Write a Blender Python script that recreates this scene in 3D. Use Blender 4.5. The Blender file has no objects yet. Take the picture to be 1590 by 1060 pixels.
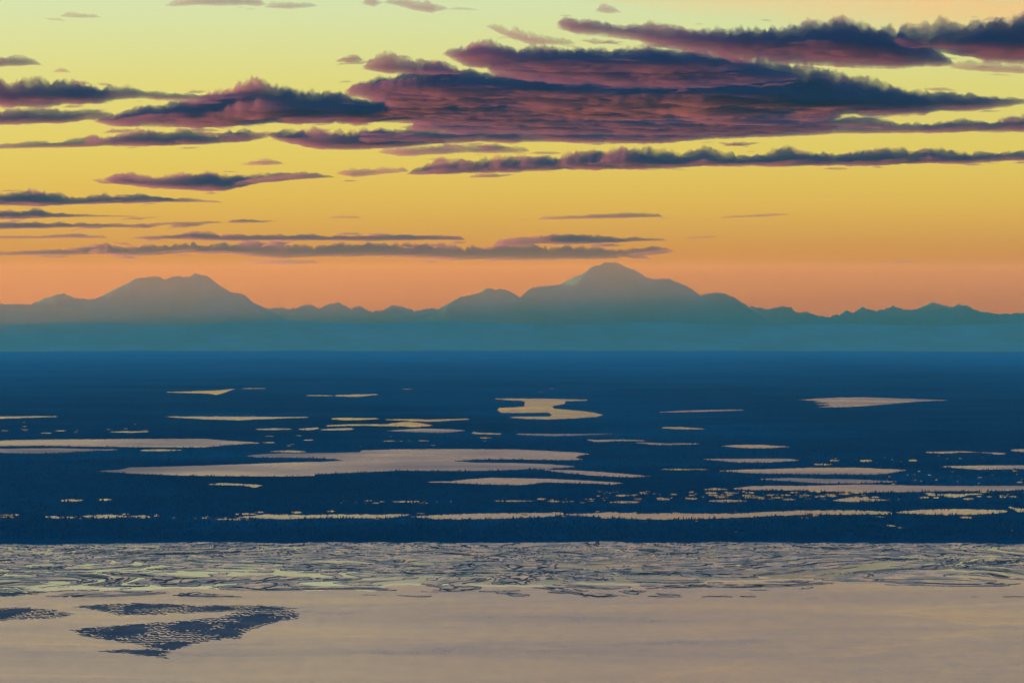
import bpy, math
import numpy as np
from mathutils.geometry import tessellate_polygon
from mathutils import Vector

# ------------------------------------------------------------------ camera, sky, sun, exposure
sc = bpy.context.scene
COL = sc.collection
F = 6245.0                       # focal length in photo pixels (1590 x 1060)
EYE_Y = 461.0                    # photo row of the level line of sight
CAM_H = 670.0                    # camera height above the tide, metres
RE = 7.3e6                       # earth radius with refraction
PITCH = math.atan((530.0 - EYE_Y) / F)

cam_d = bpy.data.cameras.new('camera')
cam_d.sensor_width = 36.0
cam_d.lens = 36.0 * F / 1590.0
cam_d.clip_start = 10.0
cam_d.clip_end = 2.0e6
cam = bpy.data.objects.new('camera', cam_d)
cam.location = (0, 0, CAM_H)
cam.rotation_euler = (math.pi / 2 - PITCH, 0, 0)
COL.objects.link(cam)
sc.camera = cam

SUN_AZ = math.radians(-63.0)     # left of the view
SUN_EL = math.radians(-2.2)      # already set for the plain, still up for peaks and clouds

world = bpy.data.worlds.new('World')
sc.world = world
world.use_nodes = True
nt = world.node_tree
for n in list(nt.nodes):
    nt.nodes.remove(n)
N = nt.nodes.new
L = nt.links.new
w_out = N('ShaderNodeOutputWorld')
w_bg = N('ShaderNodeBackground')
w_bg.inputs['Strength'].default_value = 0.1
w_sky = N('ShaderNodeTexSky')
w_sky.sky_type = 'NISHITA'
w_sky.sun_disc = False
w_sky.sun_elevation = SUN_EL
w_sky.sun_rotation = SUN_AZ
w_geo = N('ShaderNodeTexCoord')
w_sep = N('ShaderNodeSeparateXYZ')
L(w_geo.outputs['Generated'], w_sep.inputs[0])
w_asin = N('ShaderNodeMath'); w_asin.operation = 'ARCSINE'
L(w_sep.outputs['Z'], w_asin.inputs[0])
# twilight arch by elevation; ramp position = sqrt(elevation / 90 deg)
w_div = N('ShaderNodeMath'); w_div.operation = 'DIVIDE'; w_div.inputs[1].default_value = math.pi / 2
w_div.use_clamp = True
L(w_asin.outputs[0], w_div.inputs[0])
w_sqrt = N('ShaderNodeMath'); w_sqrt.operation = 'SQRT'
L(w_div.outputs[0], w_sqrt.inputs[0])
def sky_ramp(stops):
    """twilight colours by elevation in degrees"""
    r = N('ShaderNodeValToRGB')
    cr = r.color_ramp
    while len(cr.elements) < len(stops):
        cr.elements.new(0.5)
    for el, (deg, c) in zip(cr.elements, stops):
        el.position = math.sqrt(deg / 90.0)
    for el, (deg, c) in zip(cr.elements, stops):
        el.color = (c[0] / 2, c[1] / 2, c[2] / 2, 1)
    L(w_sqrt.outputs[0], r.inputs[0])
    return r


w_glow = sky_ramp([          # the half of the sky with the afterglow
    (0.0, (0.74, 0.07, 0.0)), (0.37, (0.70, 0.11, 0.0)), (0.50, (0.94, 0.27, 0.0)), (0.62, (1.02, 0.35, 0.0)), (0.83, (1.03, 0.45, 0.045)), (1.3, (0.95, 0.56, 0.07)),
    (2.1, (0.80, 0.65, 0.12)), (3.0, (0.70, 0.68, 0.20)), (3.8, (0.61, 0.71, 0.34)), (4.4, (0.56, 0.71, 0.45)),
    (6.0, (0.87, 0.51, 0.34)), (10.0, (0.86, 0.47, 0.37)), (18.0, (0.34, 0.37, 0.54)), (35.0, (0.03, 0.28, 0.62)),
    (60.0, (0.012, 0.23, 0.63)), (90.0, (0.01, 0.22, 0.60))])
w_dusk = sky_ramp([          # the half behind the viewer, already blue
    (0.0, (0.02, 0.33, 0.44)), (5.0, (0.02, 0.37, 0.53)), (18.0, (0.015, 0.34, 0.62)), (35.0, (0.012, 0.28, 0.64)),
    (60.0, (0.01, 0.23, 0.63)), (90.0, (0.01, 0.22, 0.60))])
w_side = N('ShaderNodeVectorMath'); w_side.operation = 'DOT_PRODUCT'
w_side.inputs[1].default_value = (-0.42, 0.91, 0.0)
L(w_geo.outputs['Generated'], w_side.inputs[0])
w_fac = N('ShaderNodeMapRange'); w_fac.interpolation_type = 'SMOOTHSTEP'
w_fac.inputs['From Min'].default_value = -0.3
w_fac.inputs['From Max'].default_value = 0.75
L(w_side.outputs['Value'], w_fac.inputs['Value'])
w_ramp = N('ShaderNodeMix'); w_ramp.data_type = 'RGBA'
L(w_fac.outputs[0], w_ramp.inputs['Factor'])
L(w_dusk.outputs[0], w_ramp.inputs['A'])
L(w_glow.outputs[0], w_ramp.inputs['B'])
w_add = N('ShaderNodeMix'); w_add.data_type = 'RGBA'; w_add.blend_type = 'ADD'
w_add.inputs['Factor'].default_value = 1.0
w_nis = N('ShaderNodeMix'); w_nis.data_type = 'RGBA'; w_nis.blend_type = 'MULTIPLY'
w_nis.inputs['Factor'].default_value = 1.0
w_nis.inputs['B'].default_value = (0.35, 0.35, 0.35, 1)
L(w_sky.outputs[0], w_nis.inputs['A'])
w_sc = N('ShaderNodeMix'); w_sc.data_type = 'RGBA'; w_sc.blend_type = 'MULTIPLY'
w_sc.inputs['Factor'].default_value = 1.0
w_sc.inputs['B'].default_value = (1.25, 1.25, 1.25, 1)
L(w_ramp.outputs['Result'], w_sc.inputs['A'])
L(w_nis.outputs['Result'], w_add.inputs['A'])
L(w_sc.outputs['Result'], w_add.inputs['B'])
L(w_add.outputs['Result'], w_bg.inputs['Color'])
L(w_bg.outputs[0], w_out.inputs['Surface'])

sun_d = bpy.data.lights.new('sun', 'SUN')
sun_d.energy = 5.0
sun_d.angle = math.radians(0.53)
sun_d.color = (1.0, 0.23, 0.06)
sun = bpy.data.objects.new('sun', sun_d)
to_sun = Vector((math.sin(SUN_AZ) * math.cos(SUN_EL), math.cos(SUN_AZ) * math.cos(SUN_EL), math.sin(SUN_EL)))
sun.rotation_euler = to_sun.to_track_quat('Z', 'Y').to_euler()
sun.location = (0, 0, 3000)
COL.objects.link(sun)

vs = sc.view_settings
vs.view_transform = 'Standard'
vs.look = 'None'
vs.exposure = 4.0
vs.gamma = 1.0
vs.use_curve_mapping = False
sc.render.engine = 'CYCLES'
sc.cycles.use_denoising = True
sc.cycles.transparent_max_bounces = 96
sc.cycles.volume_bounces = 1
sc.cycles.max_bounces = 4

# ------------------------------------------------------------------ helpers
rng = np.random.default_rng(7)
_perm = np.random.default_rng(3).permutation(256).astype(np.int64)
_perm = np.concatenate([_perm, _perm, _perm])
_ang = np.random.default_rng(5).uniform(0, 2 * np.pi, 256)
_gx, _gy = np.cos(_ang), np.sin(_ang)


def perlin(x, y, seed=0):
    x = np.asarray(x, float) + seed * 17.31
    y = np.asarray(y, float) + seed * 9.77
    xi = np.floor(x).astype(np.int64); yi = np.floor(y).astype(np.int64)
    xf = x - xi; yf = y - yi
    u = xf * xf * xf * (xf * (xf * 6 - 15) + 10)
    v = yf * yf * yf * (yf * (yf * 6 - 15) + 10)

    def g(ix, iy, fx, fy):
        h = _perm[_perm[ix & 255] + (iy & 255)]
        return _gx[h] * fx + _gy[h] * fy
    a = g(xi, yi, xf, yf); b = g(xi + 1, yi, xf - 1, yf)
    c = g(xi, yi + 1, xf, yf - 1); d = g(xi + 1, yi + 1, xf - 1, yf - 1)
    return (a + u * (b - a)) * (1 - v) + (c + u * (d - c)) * v


def fbm(x, y, octaves=4, seed=0, gain=0.5, lac=2.03):
    s = 0.0; a = 1.0; tot = 0.0
    for k in range(octaves):
        s = s + a * perlin(x, y, seed + k * 3); tot += a
        a *= gain; x = x * lac; y = y * lac
    return s / tot * 1.6


def smooth(a, b, x):
    t = np.clip((x - a) / (b - a), 0, 1)
    return t * t * (3 - 2 * t)


_cp, _sp = math.cos(PITCH), math.sin(PITCH)


def pix_dir(px, py):
    """direction through a photo pixel, scaled so that its horizontal length is 1: ux, uy, slope"""
    dx = (np.asarray(px, float) - 795.0) / F
    dv = -(np.asarray(py, float) - 530.0) / F
    X = dx; Y = _cp + dv * _sp; Z = -_sp + dv * _cp
    h = np.hypot(X, Y)
    return X / h, Y / h, Z / h


def pix_ground(px, py, h=0.0):
    """where the line of sight through a pixel meets the curved surface of height h"""
    ux, uy, s = pix_dir(px, py)
    H = CAM_H - h
    # H + s d = -d^2/(2RE)
    disc = np.maximum(s * s - 2 * H / RE, 0)
    d = RE * (-s - np.sqrt(disc))
    return ux * d, uy * d, h - d * d / (2 * RE)


def slope_of(py):
    return (EYE_Y - np.asarray(py, float)) / F


def sag(x, y):
    return -(x * x + y * y) / (2 * RE)


def mesh_np(name, verts, faces, mat, smooth_shade=False):
    """verts (n,3); faces: list of int arrays (m,3) and/or (m,4)"""
    me = bpy.data.meshes.new(name)
    verts = np.asarray(verts, np.float32)
    faces = [np.asarray(f, np.int32) for f in faces if len(f)]
    me.vertices.add(len(verts))
    me.vertices.foreach_set('co', verts.ravel())
    nl = sum(f.size for f in faces); nf = sum(len(f) for f in faces)
    me.loops.add(nl)
    me.loops.foreach_set('vertex_index', np.concatenate([f.ravel() for f in faces]))
    me.polygons.add(nf)
    tot = np.concatenate([np.full(len(f), f.shape[1], np.int32) for f in faces])
    start = np.concatenate([[0], np.cumsum(tot)[:-1]]).astype(np.int32)
    me.polygons.foreach_set('loop_start', start)
    if smooth_shade:
        me.polygons.foreach_set('use_smooth', np.ones(nf, bool))
    me.update(calc_edges=True)
    me.validate()
    if mat:
        me.materials.append(mat)
    return me


def link(name, me, label=None, cat=None, kind=None, group=None, parent=None):
    o = bpy.data.objects.new(name, me)
    COL.objects.link(o)
    if label: o['label'] = label
    if cat: o['category'] = cat
    if kind: o['kind'] = kind
    if group: o['group'] = group
    if parent: o.parent = parent
    return o


def grid_faces(nr, nc):
    i = np.arange((nr - 1) * (nc - 1))
    r = i // (nc - 1); c = i % (nc - 1)
    a = r * nc + c
    return np.stack([a, a + 1, a + nc + 1, a + nc], 1)


def new_mat(name):
    m = bpy.data.materials.new(name)
    m.use_nodes = True
    t = m.node_tree
    b = t.nodes['Principled BSDF']
    return m, t, b


def noise_node(t, scale, detail=4, rough=0.55, vec=None, mscale=None):
    n = t.nodes.new('ShaderNodeTexNoise')
    n.inputs['Scale'].default_value = scale
    n.inputs['Detail'].default_value = detail
    n.inputs['Roughness'].default_value = rough
    g = t.nodes.new('ShaderNodeNewGeometry')
    src = g.outputs['Position']
    if mscale:
        mp = t.nodes.new('ShaderNodeMapping')
        mp.inputs['Scale'].default_value = mscale
        t.links.new(src, mp.inputs['Vector'])
        src = mp.outputs[0]
    t.links.new(src, n.inputs['Vector'])
    return n


def ramp_node(t, src, stops):
    r = t.nodes.new('ShaderNodeValToRGB')
    e = r.color_ramp.elements
    while len(e) < len(stops):
        e.new(0.5)
    for k, (p, c) in zip(e, stops):
        k.position = p
    for k, (p, c) in zip(e, stops):
        k.color = (*c, 1) if len(c) == 3 else c
    t.links.new(src, r.inputs[0])
    return r


# ------------------------------------------------------------------ materials
def mat_ground():
    m, t, b = new_mat('lowland')
    n1 = noise_node(t, 1 / 2600.0, 8, 0.68)
    r = ramp_node(t, n1.outputs[0], [(0.3, (0.001, 0.050, 0.088)), (0.5, (0.002, 0.072, 0.120)), (0.68, (0.008, 0.110, 0.160))])
    # paler blue with distance: the far haze is painted into the ground colour
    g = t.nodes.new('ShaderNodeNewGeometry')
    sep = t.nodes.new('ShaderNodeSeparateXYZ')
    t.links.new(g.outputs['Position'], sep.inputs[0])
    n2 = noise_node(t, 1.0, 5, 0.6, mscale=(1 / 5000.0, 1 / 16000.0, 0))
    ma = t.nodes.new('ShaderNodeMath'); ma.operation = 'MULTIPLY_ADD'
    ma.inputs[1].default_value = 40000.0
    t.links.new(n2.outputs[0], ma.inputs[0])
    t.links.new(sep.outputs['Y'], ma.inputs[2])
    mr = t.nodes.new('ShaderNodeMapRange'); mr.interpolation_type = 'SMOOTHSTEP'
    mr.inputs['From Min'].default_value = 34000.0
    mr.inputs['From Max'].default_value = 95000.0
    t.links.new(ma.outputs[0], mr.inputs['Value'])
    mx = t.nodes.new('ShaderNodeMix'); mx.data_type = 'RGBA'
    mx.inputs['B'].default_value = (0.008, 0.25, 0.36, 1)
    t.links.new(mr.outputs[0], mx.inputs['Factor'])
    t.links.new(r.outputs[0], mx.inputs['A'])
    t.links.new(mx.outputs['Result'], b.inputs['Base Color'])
    b.inputs['Roughness'].default_value = 1.0
    b.inputs['Specular IOR Level'].default_value = 0.0
    return m


def mat_plain(name, col, rough=1.0, spec=0.0):
    m, t, b = new_mat(name)
    b.inputs['Base Color'].default_value = (*col, 1)
    b.inputs['Roughness'].default_value = rough
    b.inputs['Specular IOR Level'].default_value = spec
    return m


def mat_tree():
    m, t, b = new_mat('spruce')
    n1 = noise_node(t, 1 / 60.0, 3)
    r = ramp_node(t, n1.outputs[0], [(0.35, (0.001, 0.044, 0.080)), (0.65, (0.003, 0.080, 0.128))])
    t.links.new(r.outputs[0], b.inputs['Base Color'])
    b.inputs['Roughness'].default_value = 1.0
    b.inputs['Specular IOR Level'].default_value = 0.0
    return m


def mat_lake(name, lo, hi):
    m, t, b = new_mat(name)
    b.inputs['Base Color'].default_value = (0.02, 0.03, 0.03, 1)
    b.inputs['IOR'].default_value = 1.33
    n = noise_node(t, 1 / 1300.0, 5, 0.55)
    mr = t.nodes.new('ShaderNodeMapRange')
    mr.inputs['From Min'].default_value = 0.3
    mr.inputs['From Max'].default_value = 0.7
    mr.inputs['To Min'].default_value = lo
    mr.inputs['To Max'].default_value = hi
    t.links.new(n.outputs[0], mr.inputs['Value'])
    t.links.new(mr.outputs[0], b.inputs['Roughness'])
    return m


def mat_tide():
    m, t, b = new_mat('tidal_water')
    # silt-laden glacial water; wind streaks change how rough it is
    n0 = noise_node(t, 1.0, 5, 0.55, mscale=(1 / 900.0, 1 / 520.0, 0))
    c = ramp_node(t, n0.outputs[0], [(0.3, (0.25, 0.15, 0.08)), (0.7, (0.34, 0.21, 0.11))])
    t.links.new(c.outputs[0], b.inputs['Base Color'])
    b.inputs['IOR'].default_value = 1.33
    n = noise_node(t, 1.0, 6, 0.6, mscale=(1 / 1300.0, 1 / 500.0, 0))
    n.inputs['Distortion'].default_value = 1.4
    mr = t.nodes.new('ShaderNodeMapRange')
    mr.inputs['From Min'].default_value = 0.3
    mr.inputs['From Max'].default_value = 0.7
    mr.inputs['To Min'].default_value = 0.11
    mr.inputs['To Max'].default_value = 0.27
    t.links.new(n.outputs[0], mr.inputs['Value'])
    # thin slicks where currents meet
    n3 = noise_node(t, 1.0, 3, 0.5, mscale=(1 / 2400.0, 1 / 1500.0, 0))
    n3.inputs['Distortion'].default_value = 1.8
    sl = ramp_node(t, n3.outputs[0], [(0.455, (0, 0, 0)), (0.475, (1, 1, 1)), (0.485, (0.2, 0.2, 0.2)), (0.56, (0, 0, 0))])
    sb = t.nodes.new('ShaderNodeMath'); sb.operation = 'MULTIPLY_ADD'
    sb.inputs[1].default_value = -0.07
    t.links.new(sl.outputs[0], sb.inputs[0])
    n4 = noise_node(t, 1.0, 4, 0.6, mscale=(1 / 38.0, 1 / 150.0, 0))
    mo = t.nodes.new('ShaderNodeMath'); mo.operation = 'MULTIPLY_ADD'
    mo.inputs[1].default_value = 0.16
    t.links.new(n4.outputs[0], mo.inputs[0])
    t.links.new(mr.outputs[0], mo.inputs[2])
    mo2 = t.nodes.new('ShaderNodeMath'); mo2.operation = 'SUBTRACT'
    mo2.inputs[1].default_value = 0.08
    t.links.new(mo.outputs[0], mo2.inputs[0])
    t.links.new(mo2.outputs[0], sb.inputs[2])
    t.links.new(sb.outputs[0], b.inputs['Roughness'])
    n2 = noise_node(t, 1.0, 10, 0.72, mscale=(1 / 240.0, 1 / 170.0, 0))
    bp = t.nodes.new('ShaderNodeBump')
    bp.inputs['Strength'].default_value = 1.0
    bp.inputs['Distance'].default_value = 2.2
    t.links.new(n2.outputs[0], bp.inputs['Height'])
    t.links.new(bp.outputs[0], b.inputs['Normal'])
    return m


def mat_film():
    m, t, b = new_mat('channel_water')
    b.inputs['Base Color'].default_value = (0.36, 0.24, 0.12, 1)
    b.inputs['IOR'].default_value = 1.5
    n = noise_node(t, 1.0, 4, 0.5, mscale=(1 / 420.0, 1 / 260.0, 0))
    mr = t.nodes.new('ShaderNodeMapRange')
    mr.inputs['To Min'].default_value = 0.03
    mr.inputs['To Max'].default_value = 0.15
    t.links.new(n.outputs[0], mr.inputs['Value'])
    t.links.new(mr.outputs[0], b.inputs['Roughness'])
    return m


def mat_mud(name, lo, hi, rough):
    m, t, b = new_mat(name)
    n = noise_node(t, 1.0, 6, 0.6, mscale=(1 / 160.0, 1 / 90.0, 0))
    c = ramp_node(t, n.outputs[0], [(0.3, lo), (0.7, hi)])
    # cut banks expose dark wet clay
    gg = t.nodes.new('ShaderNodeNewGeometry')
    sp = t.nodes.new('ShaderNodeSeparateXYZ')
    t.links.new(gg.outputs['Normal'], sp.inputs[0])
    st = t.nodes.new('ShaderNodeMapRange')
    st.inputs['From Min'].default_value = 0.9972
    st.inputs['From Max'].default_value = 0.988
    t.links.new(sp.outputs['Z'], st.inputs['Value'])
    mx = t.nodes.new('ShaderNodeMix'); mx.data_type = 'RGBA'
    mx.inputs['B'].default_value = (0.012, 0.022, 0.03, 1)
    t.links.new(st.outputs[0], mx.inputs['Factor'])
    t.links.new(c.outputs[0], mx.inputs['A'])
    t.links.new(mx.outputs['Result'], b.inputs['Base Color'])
    ra = t.nodes.new('ShaderNodeMath'); ra.operation = 'MULTIPLY_ADD'
    ra.inputs[1].default_value = 0.5
    t.links.new(st.outputs[0], ra.inputs[0])
    n2 = noise_node(t, 1.0, 6, 0.65, mscale=(1 / 70.0, 1 / 120.0, 0))
    mr = t.nodes.new('ShaderNodeMapRange')
    mr.inputs['From Min'].default_value = 0.3
    mr.inputs['From Max'].default_value = 0.7
    mr.inputs['To Min'].default_value = max(0.05, rough - 0.2)
    mr.inputs['To Max'].default_value = rough + 0.2
    t.links.new(n2.outputs[0], mr.inputs['Value'])
    t.links.new(mr.outputs[0], ra.inputs[2])
    t.links.new(ra.outputs[0], b.inputs['Roughness'])
    b.inputs['IOR'].default_value = 1.4
    return m


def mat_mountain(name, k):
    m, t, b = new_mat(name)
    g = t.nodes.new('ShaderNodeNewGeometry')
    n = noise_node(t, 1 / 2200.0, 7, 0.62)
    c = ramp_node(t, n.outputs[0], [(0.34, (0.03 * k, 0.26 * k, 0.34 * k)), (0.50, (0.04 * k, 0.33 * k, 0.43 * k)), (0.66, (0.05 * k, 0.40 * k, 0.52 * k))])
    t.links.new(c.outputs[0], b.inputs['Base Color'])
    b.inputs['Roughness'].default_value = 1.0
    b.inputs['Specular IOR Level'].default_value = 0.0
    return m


def mat_cloud(name, density, scatter, absorb, g, veil=0.05, veil_col=(0.10, 0.12, 0.3)):
    m = bpy.data.materials.new(name)
    m.use_nodes = True
    t = m.node_tree
    for n in list(t.nodes):
        t.nodes.remove(n)
    out = t.nodes.new('ShaderNodeOutputMaterial')
    v = t.nodes.new('ShaderNodeVolumePrincipled')
    v.inputs['Color'].default_value = (*scatter, 1)
    v.inputs['Absorption Color'].default_value = (*absorb, 1)
    v.inputs['Density'].default_value = density
    v.inputs['Anisotropy'].default_value = g
    t.links.new(v.outputs[0], out.inputs['Volume'])
    d = t.nodes.new('ShaderNodeBsdfDiffuse')
    d.inputs['Color'].default_value = (*veil_col, 1)
    tr = t.nodes.new('ShaderNodeBsdfTransparent')
    mx = t.nodes.new('ShaderNodeMixShader')
    mx.inputs[0].default_value = veil
    t.links.new(tr.outputs[0], mx.inputs[1])
    t.links.new(d.outputs[0], mx.inputs[2])
    t.links.new(mx.outputs[0], out.inputs['Surface'])
    return m


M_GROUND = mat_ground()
M_TREE = mat_tree()
M_LAKE = mat_lake('lake_water', 0.14, 0.44)          # wind-ruffled open lakes
M_CALM = mat_lake('sheltered_water', 0.08, 0.24)     # ponds between the trees
M_TIDE = mat_tide()
M_FILM = mat_film()
M_MUD = mat_mud('wet_mud', (0.09, 0.08, 0.045), (0.27, 0.21, 0.085), 0.28)
M_BAR = mat_mud('dark_silt', (0.008, 0.030, 0.046), (0.022, 0.050, 0.066), 0.78)
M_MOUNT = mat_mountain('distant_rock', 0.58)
M_FOOT = mat_mountain('haze_tinted_slopes', 0.92)  # paler blue than the massifs: low haze painted into the slope colour

# ------------------------------------------------------------------ ground sheet on the curved earth
LAND = 6.0
_, _shy, _ = pix_ground(795, 838.5, LAND)
D_SHORE = float(_shy)
GX0, GX1, GY0, GY1 = -3.3e5, 6.0e4, -9.0e4, 2.76e5
ang = np.radians(np.concatenate([np.arange(-180, -12, 2.0), np.arange(-12, 12, 0.2), np.arange(12, 181, 2.0)]))
with np.errstate(divide='ignore'):
    sx, sy = np.sin(ang), np.cos(ang)
    rx = np.where(sx > 1e-9, GX1 / sx, np.where(sx < -1e-9, GX0 / sx, 1e12))
    ry_ = np.where(sy > 1e-9, GY1 / sy, np.where(sy < -1e-9, GY0 / sy, 1e12))
rmax = np.minimum(rx, ry_)
inner = np.concatenate([np.geomspace(300, D_SHORE - 60, 40), [D_SHORE - 15, D_SHORE, D_SHORE + 60]])
tt = np.linspace(0, 1, 190)[1:]
outer = (D_SHORE + 60) * (rmax[None, :] / (D_SHORE + 60)) ** tt[:, None]
R_ = np.concatenate([np.repeat(inner[:, None], len(ang), 1), outer])
A = np.repeat(ang[None, :], R_.shape[0], 0)
gx, gy = R_ * np.sin(A), R_ * np.cos(A)
gz = -R_ ** 2 / (2 * RE) + np.where(R_ < D_SHORE - 1, -3.0, LAND)
gz = gz + smooth(5e4, 9e4, R_) * 48 * fbm(gx / 3200.0, gy / 9000.0, 5, 33)     # low swells before the horizon
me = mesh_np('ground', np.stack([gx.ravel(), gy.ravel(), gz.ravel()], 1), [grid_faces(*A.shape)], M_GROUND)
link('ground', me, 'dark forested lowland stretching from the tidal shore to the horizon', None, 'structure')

# ------------------------------------------------------------------ lakes
lake_polys = []      # photo-pixel outlines, for keeping trees out of the water


def pip(px, py, poly):
    x, y = poly[:, 0], poly[:, 1]
    inside = np.zeros(px.shape, bool)
    j = len(x) - 1
    for i in range(len(x)):
        c = ((y[i] > py) != (y[j] > py))
        if y[j] != y[i]:
            xs = (x[j] - x[i]) * (py - y[i]) / (y[j] - y[i]) + x[i]
            inside ^= c & (px < xs)
        j = i
    return inside


def densify(pts, step=2.2, jx=0.0, jy=0.25, seed=0):
    pts = np.asarray(pts, float)
    out = []
    for i in range(len(pts)):
        p, q = pts[i], pts[(i + 1) % len(pts)]
        n = max(1, int(math.hypot(q[0] - p[0], (q[1] - p[1]) * 3) / step))
        tt = np.arange(n)[:, None] / n
        out.append(p + (q - p) * tt)
    P = np.concatenate(out)
    k = np.arange(len(P)) * 0.31
    P[:, 1] += jy * (fbm(P[:, 0] * 0.11, k * 0.2, 4, seed) + 0.6 * perlin(P[:, 0] * 0.45, k, seed + 5))
    return P


def lake_mesh(name, polys, mat=None, h=LAND + 1.2):
    V, Fc = [], []
    for P in polys:
        x, y, z = pix_ground(P[:, 0], P[:, 1], h)
        base = len(V)
        vv = [Vector((a, b, 0)) for a, b in zip(x, y)]
        # sliver outlines: tessellate with depth compressed to a friendlier aspect
        tv = [Vector((P[i, 0], P[i, 1] * 6, 0)) for i in range(len(P))]
        tris = tessellate_polygon([tv])
        V += list(zip(x, y, z))
        for tr in tris:
            a, b, c = (np.array([x[i], y[i]]) for i in tr)
            if (b[0] - a[0]) * (c[1] - a[1]) - (b[1] - a[1]) * (c[0] - a[0]) < 0:
                tr = (tr[0], tr[2], tr[1])
            Fc.append([base + i for i in tr])
    return mesh_np(name, np.array(V), [np.array(Fc)], mat or M_LAKE)


_lk = [0]


def lake_outline(label, pts, jy=0.42, name='lake'):
    _lk[0] += 1
    P = densify(pts, jy=jy, seed=_lk[0])
    lake_polys.append(P)
    calm = name == 'pond' or (P[:, 1].max() < 670 and P[:, 0].max() < 1000) or P[:, 1].mean() > 790
    me = lake_mesh(name, [P], M_CALM if calm else M_LAKE)
    return link(name, me, label, None, 'structure')


def span_poly(spans):
    s = [(x, min(a, b - 0.25), b) for x, a, b in spans]
    top = [(x, a) for x, a, b in s]
    bot = [(x, b) for x, a, b in reversed(s)]
    x0, a0, b0 = s[0]; x1, a1, b1 = s[-1]
    w = min(6.0, 0.12 * (x1 - x0))
    return [(x0 - w, (a0 + b0) / 2)] + top + [(x1 + w, (a1 + b1) / 2)] + bot


def lake(label, spans, jy=0.42, name='lake'):
    return lake_outline(label, span_poly(spans), jy, name)


lake_outline('broad pale lake in mid-plain, split by a dark spit on each side', [
    (149, 731), (185, 729), (200, 725.5), (260, 724), (330, 722), (400, 719.5), (450, 717.5), (500, 716.5), (533, 714.8),
    (520, 712.6), (500, 711.3), (450, 710.3), (400, 709.8), (380, 708), (395, 705.5), (430, 703.8), (500, 702.8), (558, 701.8),
    (562, 698.8), (620, 697.2), (700, 696.8), (800, 697.3), (860, 700.2), (895, 701.8), (918, 704.6), (900, 707), (893, 710.4), (908, 713.4),
    (880, 714.4), (850, 713.8), (800, 712.8), (740, 713.2), (705, 715.4), (740, 717.8), (800, 718.4), (850, 720.2), (898, 724), (870, 726.6),
    (845, 729), (820, 727.8), (800, 729), (760, 730.5), (700, 731), (620, 730.2), (560, 733), (490, 736), (488, 738.4), (440, 739.4),
    (350, 739), (280, 738), (220, 735.5), (170, 732.8)])
lake_outline('bright forked lake with a wooded spit, below the highest peak', [
    (765, 618.6), (812, 618.4), (860, 619), (912, 620.4), (912, 621.8), (878, 622.6), (877, 627), (858, 630), (860, 634), (905, 638), (925, 641),
    (938, 644), (925, 647), (895, 649.4), (850, 651), (815, 650), (790, 648.2), (800, 646.6), (853, 646.2), (857, 643.5), (850, 640.4),
    (800, 641), (778, 640.5), (772, 636.5), (775, 632.8), (800, 632), (814, 630.6), (815, 624), (808, 622), (785, 621)])
lake_outline('far wedge-shaped lake alone under the range on the right', [
    (1238, 620.5), (1270, 618.4), (1300, 617), (1340, 616.6), (1400, 618.4), (1440, 619.8), (1474, 621.2), (1450, 622.2), (1420, 623.6), (1370, 628.2),
    (1340, 630.4), (1310, 632), (1268, 632), (1292, 629.2), (1266, 627.6), (1290, 625.6), (1262, 624.2), (1275, 622.8)])
lake('long narrow lake running off the left edge, tapering right', [(-60, 684, 692), (0, 683.5, 692.3), (60, 682, 691.8), (150, 681.5, 693.3), (250, 681, 694.3), (320, 681, 694.3), (350, 683.5, 691), (398, 686.5, 688)])
lake('shorter lake just below the long one at the left edge', [(-60, 697, 703), (0, 696.3, 703), (50, 695.8, 703.8), (90, 695.5, 703), (120, 696.3, 701), (150, 697, 699.5), (178, 697, 698.5)])
lake('small sliver pond between the two largest lakes on the left', [(222, 698, 700), (250, 697, 700.4), (278, 698, 699)], name='pond')
lake('thin bright pond above the narrow arm of the broad lake', [(423, 700, 701.5), (450, 699, 702), (470, 700, 702)], name='pond')
lake('curved narrow lake right of the broad lake tip', [(848, 728.6, 730.4), (880, 729.3, 734.4), (900, 730.2, 736.4), (930, 732.2, 738.8), (955, 734, 740), (980, 736, 740.6), (1007, 738.7, 739.6)])
lake('long lake with a small hook, below the broad lake', [(665, 747.3, 748.4), (700, 746.6, 749.5), (728, 743.6, 750.8), (760, 741.4, 752), (800, 741.8, 753), (822, 742.2, 752), (848, 742.8, 748.6), (900, 745.2, 750), (951, 748.2, 752), (963, 749, 750.4)])
lake('short notched pond alone under the left of the broad lake', [(328, 750.6, 752.4), (345, 749.4, 753.2), (365, 750.4, 753), (385, 751.2, 754.8), (395, 751.8, 757), (402, 752, 755)], name='pond')
lake('tiny bright pond standing alone in forest at the left, larger of two', [(96, 775.2, 778), (110, 774.6, 778.6), (126, 775.4, 777.4)], name='pond')
lake('tiny bright pond standing alone in forest at the left, smaller of two', [(155, 774.4, 776.6), (164, 773.6, 777), (173, 774.8, 776)], name='pond')
lake('far small lake with a lobed near bank under the left massif', [(262, 608.2, 609.2), (300, 607.2, 610.2), (325, 606.2, 611), (335, 606, 613), (345, 605.2, 611), (361, 603.6, 604.8)])
lake('far thin lake with ragged near bank left of the forked lake', [(525, 613, 615.3), (540, 612.6, 615.6), (555, 612.2, 616), (570, 612, 614.5), (582, 611.5, 613)])
lake('far faint sliver of water beside the ragged thin lake', [(479, 613.4, 614.3), (500, 613.2, 614.8), (515, 613.6, 614.4)], name='pond')
lake('far faint streak of water right of the lobed small lake', [(378, 602.8, 603.4), (395, 602.4, 603.2), (410, 602.6, 603.2)], name='pond')
lake('far streak of water reaching the left edge', [(-40, 647, 649.5), (0, 646.4, 649.8), (40, 646, 648.6), (85, 645.6, 647)])
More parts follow.
